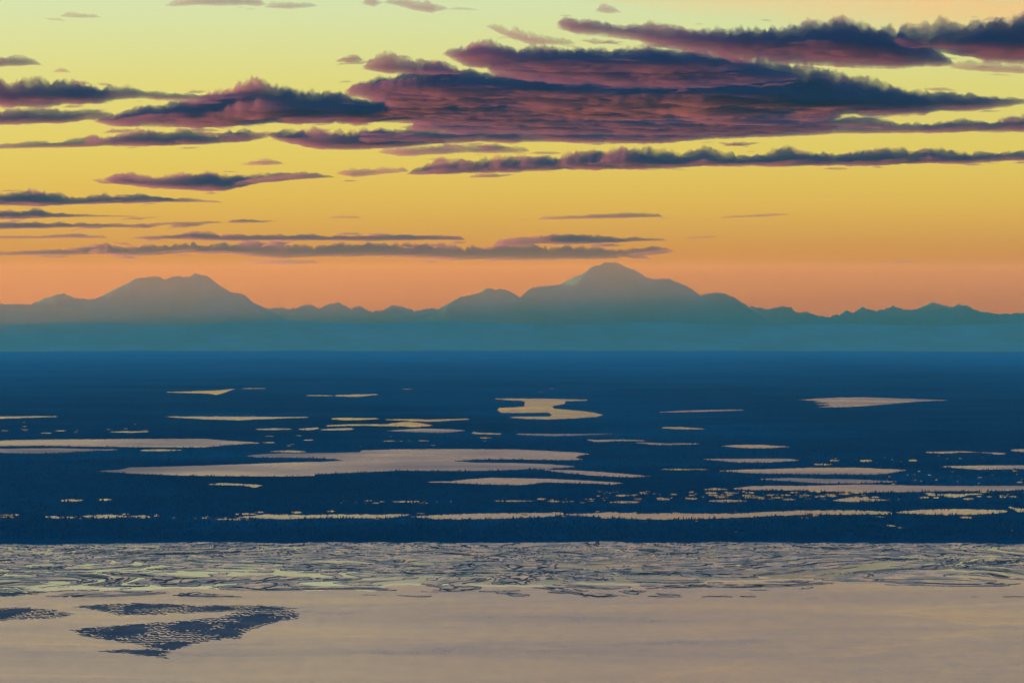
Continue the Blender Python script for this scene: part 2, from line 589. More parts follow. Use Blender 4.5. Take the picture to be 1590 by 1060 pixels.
lake('thin ragged lake above the long left lake', [(262, 646.2, 647.4), (315, 646.5, 650.8), (345, 646.4, 651.4), (372, 646.5, 652.4), (390, 646.5, 651), (420, 647, 650), (475, 647, 648.3)])
lake('thin bright pond above the cluster of interlaced lakes', [(519, 648.6, 651), (540, 648.2, 652.4), (560, 648.8, 651.6), (584, 649, 650.6)], name='pond')
lake('upper long sliver of the cluster of interlaced lakes', [(602, 650.6, 651.6), (640, 650.2, 653.8), (665, 651.2, 654.8), (695, 650.4, 653), (724, 649.6, 651.4)])
lake('wedge of water in the middle of the interlaced cluster', [(605, 657.4, 660.6), (625, 654.8, 661.4), (640, 655, 663), (655, 656.8, 662.4), (668, 659.2, 661)])
lake('left-hand strip of the interlaced cluster', [(510, 660, 661.6), (540, 658.4, 660.8), (580, 658.2, 661), (600, 658.4, 661.4), (618, 657.4, 662)])
lake('small triangular pond left of the interlaced cluster', [(466, 665.4, 667), (480, 664.2, 667.5), (493, 663.4, 666)], name='pond')
lake('low strip of water under the interlaced cluster, left part', [(500, 666, 667.4), (525, 664.6, 668), (545, 664.4, 667)], name='pond')
lake('greyish lens-shaped lake under the interlaced cluster', [(605, 668, 669), (650, 665, 671), (680, 665.4, 672), (700, 666.4, 671), (718, 667.4, 669)])
lake('thin pond left of the small triangular pond', [(401, 665.4, 667), (425, 664.6, 667.6), (449, 665.2, 666.6)], name='pond')
lake('small hooked pond right of the greyish lens-shaped lake', [(736, 670.6, 673.4), (748, 671.4, 674), (775, 672.4, 674.4)], name='pond')
lake('faint sliver above the long left lake', [(176, 669.6, 670.8), (200, 669.2, 671.6), (228, 669.4, 670.6)], name='pond')
lake('thin sloping streak right of the forked lake', [(1026, 639.2, 640), (1060, 637.4, 639.6), (1100, 636.2, 639), (1150, 635.6, 637)])
lake('short pinkish pond below the sloping streak', [(1030, 662.8, 664.8), (1055, 662.6, 666.2), (1090, 664.8, 666.2)], name='pond')
lake('long thin lake below the forked lake', [(805, 673, 674.6), (835, 673.3, 676), (860, 673.5, 676.8), (905, 673.5, 675.5), (950, 672.6, 673.6)])
lake('upper of two overlapping slivers right of the broad lake', [(914, 682, 683.6), (925, 682.6, 686), (960, 682, 684.6), (1000, 683, 684.4)])
lake('lower of two overlapping slivers right of the broad lake', [(992, 686.6, 688), (1010, 687, 690), (1040, 688, 690.6), (1082, 688, 689.4)])
lake('bright lens-shaped pond at the top of the right-hand group', [(1120, 691.8, 692.6), (1150, 690.2, 695), (1180, 690.2, 695.8), (1220, 692.6, 694)], name='pond')
lake('spindle-shaped lake under the bright lens-shaped pond', [(1097, 712, 713.4), (1130, 712, 716.4), (1150, 712, 717.8), (1190, 711.6, 717.8), (1225, 711.8, 716), (1238, 713.8, 715)])
lake('faint sliver left of the right-hand group', [(1030, 727.8, 728.8), (1060, 727.4, 729.8), (1095, 728, 729)], name='pond')
lake('smooth pinkish lake in the middle of the right-hand group', [(1120, 730, 731.4), (1160, 728.5, 734), (1190, 728, 735), (1260, 725.6, 736), (1330, 725.6, 736.4), (1350, 726.2, 736.8), (1365, 727.5, 736.4), (1385, 728, 734), (1403, 729, 730.4)])
lake('small bright pond above the smooth pinkish lake, lowest of four', [(1265, 719.6, 721.6), (1280, 719.4, 722.2), (1290, 720.2, 721.4)], name='pond')
lake('small bright pond above the smooth pinkish lake, leftmost of the upper three', [(1288, 713.8, 715.6), (1296, 713.4, 716), (1302, 714, 715.4)], name='pond')
lake('small bright pond above the smooth pinkish lake, middle of the upper three', [(1336, 714, 716.4), (1345, 713.4, 717), (1353, 714, 716)], name='pond')
lake('small bright pond above the smooth pinkish lake, rightmost of the upper three', [(1411, 713.6, 715.6), (1418, 713.2, 716), (1424, 714, 715.4)], name='pond')
lake('pointed upper arm of the long lake at the right edge', [(1183, 742.8, 744.6), (1230, 741.6, 747), (1280, 743, 750.2), (1330, 743.8, 749.8), (1390, 746.6, 748.4)])
lake('long flat lake reaching the right edge, widest on the right', [(1142, 757, 759.4), (1165, 754.4, 760.4), (1200, 753.6, 761), (1240, 753.8, 761), (1300, 752.6, 763.4), (1340, 751.6, 763.8), (1400, 753, 763.8), (1470, 754, 762), (1560, 753.6, 762), (1590, 754, 760), (1650, 754, 760)])
lake('small bright glint of water left of the long flat lake', [(1092, 759, 760.4), (1110, 757, 760.6), (1127, 758.6, 760)], name='pond')
lake('thin lake with two wider ends near the right edge', [(1441, 701, 703), (1470, 700.6, 704), (1490, 700, 702), (1515, 701.2, 702.4), (1538, 702.2, 703.4), (1545, 702.2, 705.4), (1557, 702.8, 705)])
lake('lake end cut by the right edge, uppermost on that side', [(1573, 697.4, 700.4), (1590, 696.6, 701.6), (1650, 696, 701.5)])
lake('narrow lake cut by the right edge below the thin one', [(1466, 723.4, 725), (1500, 722.6, 727.5), (1520, 722.2, 729), (1590, 722, 727.6), (1650, 722, 727)])
lake('small pale pond in the marsh, left of two', [(947, 778.6, 780), (965, 777.6, 781), (990, 778, 780.6)], name='pond')
lake('small pale pond in the marsh, right of two', [(1103, 776.6, 778.4), (1130, 775.2, 779.6), (1155, 776.2, 778)], name='pond')
lake('notched marsh pool under the long flat lake', [(1297, 775.4, 777.6), (1320, 771.4, 778.8), (1335, 771.8, 778.4), (1350, 773.4, 778), (1376, 775.2, 776.6)], name='pond')
lake('ragged marsh pool under the right end of the long flat lake', [(1458, 766.6, 769.4), (1475, 766, 771.6), (1490, 766.8, 772), (1505, 765.6, 768), (1522, 765.8, 767.2)], jy=0.7, name='pond')
lake('bright strip pond in forest under the hooked long lake', [(771, 776.6, 778), (800, 776.4, 778.8), (825, 776.6, 778)], name='pond')
lake('strip pond among a row of specks, under the hooked lake end', [(611, 777.8, 779.4), (635, 777.2, 779.6), (658, 777.4, 778.8)], name='pond')
lake('long ragged channel water along the coast, left section', [(365, 803, 804.8), (395, 799.8, 803.6), (412, 797.8, 804.8), (440, 798.2, 805.6), (475, 799.4, 804.6), (500, 798.4, 803.4), (530, 798, 804), (600, 798.4, 804.4), (630, 797.8, 800.4)], jy=1.25)
lake('short sliver under the left section of the coastal channel', [(338, 804.8, 806.4), (355, 804.6, 807), (385, 805.8, 807)], name='pond')
lake('ragged patch of water left of the coastal channel', [(130, 800.4, 802.2), (148, 799, 803.4), (165, 798.4, 804), (185, 799.4, 803.2), (195, 800, 801.4)], jy=0.9, name='pond')
lake('small strip right of the ragged patch', [(201, 800.8, 802.4), (212, 800, 802.8), (225, 799.4, 801)], name='pond')
lake('small strip of water on the coast at the left edge', [(-30, 801.8, 803.6), (0, 801.8, 803.4), (18, 802, 803)], name='pond')
lake('long ragged channel water along the coast, middle section', [(643, 801, 803), (680, 799, 805.6), (720, 797.4, 805.8), (760, 796.4, 805.4), (800, 796.2, 804), (840, 795.6, 802.6), (872, 795, 799.6)], jy=1.25)
lake('ragged channel water along the coast, broadest section with islets', [(880, 797.4, 799), (905, 797, 801.4), (950, 794.4, 803), (990, 797, 805.8), (1030, 796.4, 806.4), (1100, 796.8, 805), (1150, 796.6, 803), (1200, 793.8, 800.8), (1240, 792.4, 799), (1310, 791.6, 798.4), (1380, 793.6, 798)], jy=1.3)
lake('ragged channel water along the coast, section near the right edge', [(1395, 794, 796.4), (1420, 791.8, 797.4), (1450, 790.2, 798.4), (1500, 789.8, 799), (1540, 791, 797), (1562, 792, 795)], jy=0.8)
lake('coastal channel end cut by the right edge', [(1568, 786, 788), (1580, 788.6, 794.4), (1595, 789, 796), (1650, 788, 795)], jy=0.8)
lake('double dot of water on the coast, upper', [(1377, 814.6, 816.2), (1384, 814, 816.8), (1390, 815.4, 816.8)], name='pond')
lake('double dot of water on the coast, lower', [(1394, 818, 819.4), (1398, 817.6, 820), (1402, 818.2, 819.4)], name='pond')

# countless marsh pools along the coast: one mass
polys = []


def specks(n, x0, x1, y0, y1, wmin, wmax, seed):
    r = np.random.default_rng(seed)
    for k in range(n):
        cx = r.uniform(x0, x1); cy = r.uniform(y0, y1); w = wmin + (wmax - wmin) * r.random() ** 2.5
        hh = min(1.5, 0.35 + 0.05 * w * r.uniform(0.6, 1.6)) * np.clip((cy - 570) / 200, 0.25, 1)
        a = np.linspace(0, 2 * np.pi, 14, endpoint=False)
        rr = 1 + 0.35 * perlin(np.cos(a) * 1.5 + k, np.sin(a) * 1.5, seed)
        polys.append(np.stack([cx + np.cos(a) * w / 2 * rr, cy + np.sin(a) * hh * rr + r.uniform(-.3, .3)], 1))


specks(120, 925, 1330, 762, 775, 2, 26, 11)
specks(34, 1330, 1590, 763, 775, 2, 20, 12)
specks(40, 0, 370, 797.5, 805, 2, 26, 13)
specks(60, 365, 1590, 793, 806, 2, 22, 14)
specks(16, 500, 700, 776.5, 781, 3, 14, 15)
specks(14, 840, 940, 773, 780, 3, 20, 21)
specks(30, 1330, 1590, 730, 751, 2, 12, 16)
specks(16, 1240, 1590, 704, 719, 2, 9, 17)
specks(14, 0, 300, 655, 673, 4, 22, 18)
specks(16, 400, 780, 675, 695, 3, 22, 19)
specks(12, 600, 1050, 600, 640, 3, 16, 20)
specks(12, 100, 1590, 808, 826, 2, 6, 22)
me = lake_mesh('marsh_water', polys, M_CALM)
link('marsh_water', me, 'scattered specks of open water in the coastal marsh', None, 'stuff')
speck_polys = polys

# ------------------------------------------------------------------ forest: jagged banks and a canopy over the plain
allp = lake_polys + speck_polys
GW, GH, GS = 1710, 300, 2            # half-pixel mask, x from -60, y from 560
yy, xx = np.mgrid[0:GH * GS, 0:GW * GS]
mask = np.zeros((GH * GS, GW * GS), bool)
for P in allp:
    x0, x1 = P[:, 0].min(), P[:, 0].max(); y0, y1 = P[:, 1].min(), P[:, 1].max()
    i0 = max(0, int((y0 - 560) * GS) - 1); i1 = min(GH * GS, int((y1 - 560) * GS) + 2)
    j0 = max(0, int((x0 + 60) * GS) - 1); j1 = min(GW * GS, int((x1 + 60) * GS) + 2)
    if i1 <= i0 or j1 <= j0:
        continue
    sy, sx = np.mgrid[i0:i1, j0:j1]
    mask[i0:i1, j0:j1] |= pip(sx / GS - 60.0, sy / GS + 560.0, P)


def in_water(px, py):
    i = np.clip(((py - 560) * GS).astype(int), 0, GH * GS - 1)
    j = np.clip(((px + 60) * GS).astype(int), 0, GW * GS - 1)
    return mask[i, j]


def trees(name, label, tx, ty, hh):
    """one mesh of many four-sided spruces"""
    n = len(tx)
    x, y, z = pix_ground(tx, ty, LAND + 0.2)
    w = hh * rng.uniform(0.16, 0.30, n)
    a0 = rng.uniform(0, 6.28, n)
    V = np.empty((n, 5, 3))
    for k in range(4):
        a = a0 + k * math.pi / 2
        V[:, k, 0] = x + np.cos(a) * w; V[:, k, 1] = y + np.sin(a) * w; V[:, k, 2] = z - 1.0
    V[:, 4, 0] = x; V[:, 4, 1] = y; V[:, 4, 2] = z + hh
    b = np.arange(n)[:, None] * 5
    Fc = np.concatenate([b + np.array([k, (k + 1) % 4, 4]) for k in range(4)])
    link(name, mesh_np(name, V.reshape(-1, 3), [Fc], M_TREE), label, None, 'stuff')


# banks: trees just on the near side of the water
bx, by, bh = [], [], []
for P in lake_polys + speck_polys:
    c = P
    q = np.roll(P, -1, 0)
    seg = np.abs(q[:, 0] - c[:, 0])
    for i in range(len(c)):
        m = rng.poisson(seg[i] * 1.3)
        if m == 0:
            continue
        tt = rng.random(m)
        bx.append(c[i, 0] + (q[i, 0] - c[i, 0]) * tt)
        by.append(c[i, 1] + (q[i, 1] - c[i, 1]) * tt + rng.uniform(0.1, 0.7, m))
bx = np.concatenate(bx); by = np.concatenate(by)
ok = ~in_water(bx, by)
bx, by = bx[ok], by[ok]
near = fbm(bx * 0.05, by * 0.3, 3, 40)
bh = rng.gamma(6.0, 1.0, len(bx)) * (1.1 + 0.9 * near) + 1.5
trees('bank_trees', 'fringe of dark spruces along the lake banks', bx, by, np.clip(bh * 0.7, 1.2, 10))
# canopy
n = 90000
tx = rng.uniform(-60, 1650, n); ty = 560 + 277.5 * rng.random(n) ** 0.6
ok = ~in_water(tx, ty) & ~in_water(tx, np.maximum(ty - 1.5, 560)) & ~in_water(tx, np.maximum(ty - 3, 560)) & (fbm(tx * 0.012, ty * 0.09, 4, 50) > -0.35)
tx, ty = tx[ok], ty[ok]
trees('forest', 'dark spruce forest covering the plain between the lakes', tx, ty, np.clip(rng.gamma(7.0, .7, len(tx)) + 1, 2, 11))

# ------------------------------------------------------------------ tidal water, flats and bars


def polar_sheet(name, y_far, y_near, x0, x1, step, hfun, mat, label, kind, cut=None, rowstep=None):
    """height field over photo columns and rows laid on the sea surface; hfun(px,py,X,Y)->z above the tide"""
    cols = np.arange(x0, x1 + step, step)
    rows = np.arange(y_far, y_near + 0.01, rowstep or step * 0.45)
    PX, PY = np.meshgrid(cols, rows)
    X, Y, Z = pix_ground(PX, PY, 0.0)
    H = hfun(PX, PY, X, Y)
    Z = Z + H
    Fc = grid_faces(*PX.shape)
    if cut is not None:
        keep = (H.ravel()[Fc] > cut).any(1)
        Fc = Fc[keep]
        used = np.unique(Fc)
        remap = np.full(PX.size, -1); remap[used] = np.arange(len(used))
        V = np.stack([X.ravel(), Y.ravel(), Z.ravel()], 1)[used]
        Fc = remap[Fc]
    else:
        V = np.stack([X.ravel(), Y.ravel(), Z.ravel()], 1)
    Fc = Fc[:, ::-1]
    return link(name, mesh_np(name, V, [Fc], mat, True), label, None, kind)


rr = np.linspace(3000, D_SHORE + 10, 60)
aa = np.radians(np.arange(-45, 45.1, 0.5))
A, R_ = np.meshgrid(aa, rr)
me = mesh_np('water', np.stack([(R_ * np.sin(A)).ravel(), (R_ * np.cos(A)).ravel(), (-R_ ** 2 / (2 * RE)).ravel()], 1), [grid_faces(*A.shape)], M_TIDE)
link('water', me, 'smooth beige silt-laden tidal water filling the foreground', None, 'structure')


def flat_edge(PX):
    """photo row where the drained flats give way to open water"""
    xs = [-60, 0, 75, 110, 215, 260, 420, 585, 600, 640, 720, 880, 900, 1080, 1100, 1300, 1590, 1650]
    ys = [922, 921, 918, 915, 916, 913, 915, 916, 909, 908, 909, 912, 906, 909, 903, 899, 896, 895]
    return np.interp(PX, xs, ys) + 3.0 * fbm(PX * 0.02, PX * 0.0, 4, 61) + 1.2 * perlin(PX * .11, PX * 0, 62)


def warp(X, Y, s=1.0):
    wx = fbm(X / 900.0, Y / 700.0, 3, 71) * 420
    wy = fbm(X / 700.0, Y / 900.0, 3, 74) * 380
    return X + wx * s, Y + wy * s


def film_h(PX, PY, X, Y):
    e = flat_edge(PX)
    d = (e - PY)
    return np.clip(d * 0.25, -0.5, 0.35)


polar_sheet('tidal_channels', 838.0, 926, -60, 1650, 4.0, film_h, M_FILM, 'glassy yellow channels winding between the mudbanks', 'structure', cut=0.0)


def mud_h(PX, PY, X, Y):
    e = flat_edge(PX)
    k = np.clip((e - PY) / 60.0, 0, 1)          # 0 at the water's edge, 1 inshore
    wx, wy = warp(X, Y)
    u = (e - PY) / 60.0
    inshore = smooth(0.42, 0.95, u + 0.10 * fbm(X / 500.0, Y / 500.0, 3, 79))
    c = np.abs(fbm(wx / 300.0, wy / 260.0, 3, 81))                  # 0 along the winding channels
    m = np.abs(fbm(wx / 95.0 + 4, wy / 120.0, 3, 85))
    terr = 1.2 * smooth(0.075, 0.10, c) + 1.2 * smooth(0.20, 0.225, c) + 1.2 * smooth(0.37, 0.40, c)
    gully = smooth(0.035, 0.075, m)
    h = 0.05 + terr * (0.30 + 0.70 * gully) + 0.25 * c
    h = h + 0.24 * fbm(wx / 24.0, wy / 60.0, 3, 88) * (0.6 + 0.4 * terr)
    h = h + inshore * (0.75 * perlin(X / 9.0, Y / 30.0, 92) + 0.45 * perlin(X / 4.0, Y / 15.0, 95) + 0.25)
    h = h - (1 - smooth(0.0, 0.16, u)) * 1.6
    return np.clip(h, -0.8, 6.0)


polar_sheet('mudflat', 838.2, 926, -60, 1650, 1.4, mud_h, M_MUD, 'wet braided mudflats along the far shore', 'structure', cut=0.25, rowstep=0.27)


def bar(label, poly, ripple, base, seed):
    P = np.asarray(poly, float)
    x0, x1 = P[:, 0].min() - 6, P[:, 0].max() + 6
    y0, y1 = P[:, 1].min() - 2, P[:, 1].max() + 2

    def hf(PX, PY, X, Y):
        qx = PX + 7 * fbm(PX * .05, PY * .2, 3, seed); qy = PY + 1.6 * fbm(PX * .04, PY * .15, 3, seed + 2)
        # signed distance in squashed pixels
        q = np.stack([qx, qy * 4], -1)
        best = np.full(PX.shape, 1e9)
        S = P * np.array([1, 4])
        for i in range(len(S)):
            a, b = S[i], S[(i + 1) % len(S)]
            ab = b - a
            tt = np.clip(((q - a) @ ab) / (ab @ ab), 0, 1)
            dd = np.hypot(q[..., 0] - a[0] - ab[0] * tt, q[..., 1] - a[1] - ab[1] * tt)
            best = np.minimum(best, dd)
        sd = np.where(pip(qx, qy, P), best, -best)
        core = np.clip(sd / 14.0, -1, 1)
        wx = X + 14 * fbm(X / 120, Y / 160, 3, seed + 5); wy = Y + 30 * fbm(X / 140, Y / 200, 3, seed + 7)
        rp = np.sin((wy + wx * 0.3) / ripple * 2 * math.pi * 1.3 + 5.0 * perlin(X / 10, Y / 70, seed + 9)) + 1.2 * perlin(X / 7, Y / 38, seed + 11)
        solid = smooth(-0.35, 0.25, fbm(X / 95, Y / 330, 3, seed + 15) - 0.0)
        hh = base * core * (0.25 + 0.75 * solid) + (0.34 - 0.16 * solid) * rp + 0.10 * fbm(X / 30, Y / 120, 3, seed + 17)
        return hh - (core < -0.25) * 2.0 - np.clip(-core, 0, 1) * 1.2
    polar_sheet('sandbar', y0, y1, x0, x1, 0.8, hf, M_BAR, label, 'structure', cut=-0.15)


bar('large dark rippled sandbar lying in the water at the left, main body', [(108, 977), (150, 973), (200, 969), (250, 966), (300, 962), (345, 957), (365, 951), (400, 946), (440, 944), (462, 950), (463, 960), (440, 962), (420, 968), (385, 978), (370, 990), (330, 993), (300, 1000), (270, 1009), (235, 1006), (215, 1000), (170, 994), (125, 985)], 62, 0.42, 101)
bar('narrow dark bar above the large rippled sandbar', [(112, 941), (150, 938), (200, 936), (250, 936), (300, 939), (400, 939), (460, 943), (420, 948), (360, 948), (300, 951), (265, 952), (230, 954), (185, 954), (165, 949)], 50, 0.35, 121)
bar('thin dark streak bar below the large sandbar', [(155, 1010), (190, 1007), (230, 1007), (268, 1010), (255, 1016), (262, 1021), (235, 1019), (200, 1014), (170, 1013)], 50, 0.40, 141)
bar('dark oval mudbank at the left edge, level with the narrow bar', [(-50, 945), (0, 944), (40, 942), (80, 946), (113, 952), (95, 958), (50, 960), (0, 963), (-50, 963)], 55, 0.40, 161)
bar('dark crusted mudbank at the left edge beside the flats', [(-50, 905), (10, 906), (35, 908), (55, 914), (78, 918), (50, 923), (20, 925), (-50, 926)], 50, 0.40, 181)

# ------------------------------------------------------------------ mountains
RIDGE = [(-200, 476), (-120, 468), (-50, 474), (0, 472), (45, 473), (70, 463), (99, 455.5), (116, 463), (146, 465.5), (171, 453), (211, 433), (246.5, 429), (256, 434), (274, 429), (294, 430), (304, 425), (322, 429),
         (347, 448), (360, 454.5), (377, 457), (397, 472), (412.5, 479), (438, 478), (448, 481.5), (478, 473.5), (496, 479), (523, 469.5), (546, 480.5), (558.5, 475.5), (576, 484), (589, 484.5), (609, 475), (629, 478),
         (644, 484), (664, 479.5), (679, 481.5), (714.5, 461.5), (742, 455.5), (757, 447), (770, 451.5), (777, 448), (790, 452), (807.6, 462), (825, 447), (870.5, 442), (890.6, 430), (900.7, 428), (918, 415), (941, 407.7),
         (958.5, 407.7), (973.6, 416), (984, 418), (1006, 432), (1019, 434), (1039, 432.5), (1052, 439), (1067, 444.5), (1087, 459), (1109.5, 454), (1127, 456.5), (1142, 463), (1160, 475.6), (1192.5, 480.6), (1212.6, 476.6),
         (1228, 479), (1240, 486.7), (1253, 484.7), (1273, 491.7), (1290.6, 491.7), (1313, 484), (1325, 486), (1338, 477), (1356, 483), (1370, 482), (1389, 475.6), (1404, 482), (1424, 480.6), (1446.6, 469.6), (1474, 478),
         (1489, 473), (1500, 475), (1514.5, 482), (1545, 488), (1590, 487), (1640, 482), (1700, 488), (1800, 484)]
RX = np.array([p[0] for p in RIDGE], float); RY = np.array([p[1] for p in RIDGE], float)


def mountain(name, label, xa, xb, D, front, back, seed, pad=70, ridge=None, rough=1.25, step=1.5, relief=0.04, mat=None):
    cols = np.arange(xa - pad, xb + pad + .1, step)
    ry = np.interp(cols, RX, RY) if ridge is None else np.interp(cols, [p[0] for p in ridge], [p[1] for p in ridge])
    ry = ry - rough * (1.3 * fbm(cols * .09, cols * 0, 3, seed) + 2.0 * (0.35 - np.abs(fbm(cols * .17, cols * 0, 4, seed + 2, gain=0.65))))
    fall = np.maximum(np.maximum(xa - cols, cols - xb), 0)
    ry = ry + fall * 0.55
    zr = CAM_H + slope_of(ry) * D                     # ridge height in the tangent frame
    xr = (cols - 795.0) / F * D
    vs_ = np.concatenate([-np.geomspace(front, 150, 46), [0.0], np.geomspace(150, back, 16)])
    U, Vv = np.meshgrid(np.arange(len(cols)), vs_)
    X = xr[U] * (1 + Vv / D); Y = D + Vv + 900 * fbm(cols[U] * .012, cols[U] * 0, 3, seed + 3) * smooth(0, 1, np.abs(Vv) * 0 + 1)
    base = -(X ** 2 + Y ** 2) / (2 * RE) + 150
    q = np.abs(Vv) / np.where(Vv < 0, front, back)
    prof = (1 - q) ** 1.7
    rel = (1 - np.abs(fbm(X / 5200.0, Y / 5200.0, 5, seed + 7)) * 2.0)
    # the ridge's notches die out down the slope: blend towards broader and broader profiles
    levels = [zr]
    for wpx in (10, 26, 60, 130):
        kx = np.arange(-3 * wpx, 3 * wpx + .1, step)
        kern = np.exp(-0.5 * (kx / wpx) ** 2); kern /= kern.sum()
        pz = np.pad(zr, len(kern) // 2, mode='edge')
        levels.append(np.convolve(pz, kern, 'valid')[:len(zr)])
    levels = np.array(levels)
    f = np.clip(np.sqrt(q) * 9.0, 0, 3.999)
    i0 = f.astype(int)
    zs = levels[i0, U] * (1 - (f - i0)) + levels[i0 + 1, U] * (f - i0)
    zs = np.minimum(zs, zr[U] + 0 * zs + 4000 * q)
    Z = base + (zs - base) * prof
    amp = (zr[U] - base) * relief * np.sin(np.clip(q, 0, 1) * math.pi) ** 0.5
    Z = Z + amp * (rel - 0.75)
    Z = np.maximum(Z, base - 400 * q)
    me = mesh_np(name, np.stack([X.ravel(), Y.ravel(), Z.ravel()], 1), [grid_faces(*U.shape)], mat or M_MOUNT, True)
    return link(name, me, label, None, 'structure')


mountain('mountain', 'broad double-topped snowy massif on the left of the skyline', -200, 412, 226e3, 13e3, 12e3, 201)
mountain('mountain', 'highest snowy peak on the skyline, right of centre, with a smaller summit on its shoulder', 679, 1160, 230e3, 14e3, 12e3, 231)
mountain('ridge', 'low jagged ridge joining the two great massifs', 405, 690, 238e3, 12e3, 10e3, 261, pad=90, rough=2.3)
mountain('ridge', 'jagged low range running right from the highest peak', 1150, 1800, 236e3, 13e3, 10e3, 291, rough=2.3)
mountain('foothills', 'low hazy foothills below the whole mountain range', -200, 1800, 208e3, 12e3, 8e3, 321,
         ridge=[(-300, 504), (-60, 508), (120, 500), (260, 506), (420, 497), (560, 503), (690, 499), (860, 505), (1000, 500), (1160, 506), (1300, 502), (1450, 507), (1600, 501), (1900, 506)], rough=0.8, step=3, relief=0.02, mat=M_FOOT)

# ------------------------------------------------------------------ air
HZ_TOP, HZ_BOT, E1 = 2760.0, -12.5e3, 800.0
HX0, HX1, HY0, HY1 = GX0 - E1, GX1 + E1, GY0 - E1, GY1 + E1
bxv = [(x, y, z) for z in (HZ_BOT, HZ_TOP) for x, y in ((HX0, HY0), (HX1, HY0), (HX1, HY1), (HX0, HY1))]
bxf = [(0, 3, 2, 1), (4, 5, 6, 7), (0, 1, 5, 4), (1, 2, 6, 5), (2, 3, 7, 6), (3, 0, 4, 7)]
m = bpy.data.materials.new('haze')
m.use_nodes = True
t = m.node_tree
for n_ in list(t.nodes):
    t.nodes.remove(n_)
ho = t.nodes.new('ShaderNodeOutputMaterial')
hv = t.nodes.new('ShaderNodeVolumePrincipled')
hv.inputs['Color'].default_value = (0.60, 0.82, 0.39, 1)
hv.inputs['Density'].default_value = 4.4e-6
hv.inputs['Anisotropy'].default_value = 0.0
t.links.new(hv.outputs[0], ho.inputs['Volume'])
link('haze', mesh_np('haze', bxv, [np.array(bxf)], m), 'thin blue evening haze over plain and mountains', None, 'stuff')

# ------------------------------------------------------------------ clouds
M_CLOUD = mat_cloud('evening_cloud', 1.6e-3, (0.11, 0.11, 0.22), (0.07, 0.07, 0.16), 0.3)
M_WISP = mat_cloud('thin_cloud', 1.2e-3, (0.13, 0.13, 0.24), (0.12, 0.12, 0.22), 0.3)
H_BASE = 8500.0
_ck = [0]


def base_dist(py, H):
    s = slope_of(py)
    h = H - CAM_H
    return RE * (-s + np.sqrt(s * s + 2 * h / RE))


def cloud_body(sp, under, H, ragged, step, seed):
    """closed lumpy body hanging on the cloud base, thick on the near side and thinning away; arrays V, F"""
    cols = np.arange(sp[0, 0] - 4, sp[-1, 0] + 4, step)
    if len(cols) < 6:
        cols = np.linspace(sp[0, 0] - 4, sp[-1, 0] + 4, 6)
    yt = np.interp(cols, sp[:, 0], sp[:, 1]); yb = np.interp(cols, sp[:, 0], sp[:, 2])
    hgt = np.maximum(yb - yt, 0.8)
    rag = np.clip(hgt, 4, 44) * ragged
    yt = yt + rag * (0.13 * fbm(cols / 44.0, cols * 0, 5, seed + 60, gain=0.66) + 0.02)
    yb = yb + rag * 0.17 * fbm(cols / 70.0, cols * 0, 5, seed + 70, gain=0.62)
    hgt = np.maximum(yb - yt, 0.8)
    end = smooth(sp[0, 0] - 4, sp[0, 0] + 8, cols) * (1 - smooth(sp[-1, 0] - 8, sp[-1, 0] + 4, cols))
    ym = yb - under * hgt
    dfar = base_dist(yb, H); dnear = base_dist(ym, H)
    dfar = np.maximum(dfar, dnear + 400)
    T = dnear * (ym - yt) / F * 1.2
    nv = int(np.clip((dfar - dnear).max() / 90.0, 14, 84))
    v = np.linspace(0, 1, nv)
    U, Vv = np.meshgrid(np.arange(len(cols)), v)
    d = dnear[U] + (dfar - dnear)[U] * Vv
    X = (cols[U] - 795.0) / F * d; Y = d
    Tm = T[U] - d * rag[U] / F * 0.30 * fbm(cols[U] / 34.0 + 0.9 * Vv, Vv * (2.0 + nv / 9.0), 6, seed + 80, gain=0.68)
    Tm = np.maximum(Tm, 0.15 * T[U])
    sc_ = np.clip(np.median(T) * 2.2, 250, 2400)
    n1 = fbm(X / (sc_ * 1.7), Y / (sc_ * 3.0), 6, seed, gain=0.64)
    n2 = fbm(X / (sc_ * 0.45), Y / (sc_ * 1.4), 5, seed + 20, gain=0.62)
    bil = 0.55 - np.abs(n2) * 1.7
    shape = (np.clip(Vv / 0.22, 0, 1) * np.clip((1 - Vv) / 0.55, 0, 1)) ** 0.6
    tk = Tm * end[U] * (shape * (0.80 + 0.85 * n1 * ragged + 0.42 * bil * ragged) - 0.17)
    tk[0, :] = -1; tk[-1, :] = -1; tk[:, 0] = -1; tk[:, -1] = -1
    pos = tk > 2.0
    zb0 = H - d * d / (2 * RE)
    n3 = fbm(X / (sc_ * 1.3), Y / (sc_ * 1.1), 4, seed + 40)
    zlow = zb0 - np.where(pos, tk, 0) * (0.16 + 0.24 * n3) + 0.14 * Tm * n3
    zup = zb0 + 0.14 * Tm * n3 + np.where(pos, tk, 0)
    ntot = U.size
    V = np.concatenate([np.stack([X.ravel(), Y.ravel(), zlow.ravel()], 1), np.stack([X.ravel(), Y.ravel(), zup.ravel()], 1)])
    pr = pos.ravel()
    top_id = np.where(pr, np.arange(ntot) + ntot, np.arange(ntot))
    Fc = grid_faces(*U.shape)
    Fc = Fc[pr[Fc].any(1)]
    allF = np.concatenate([top_id[Fc], Fc[:, ::-1]])
    used = np.unique(allF)
    remap = np.full(2 * ntot, -1); remap[used] = np.arange(len(used))
    return V[used], remap[allF]


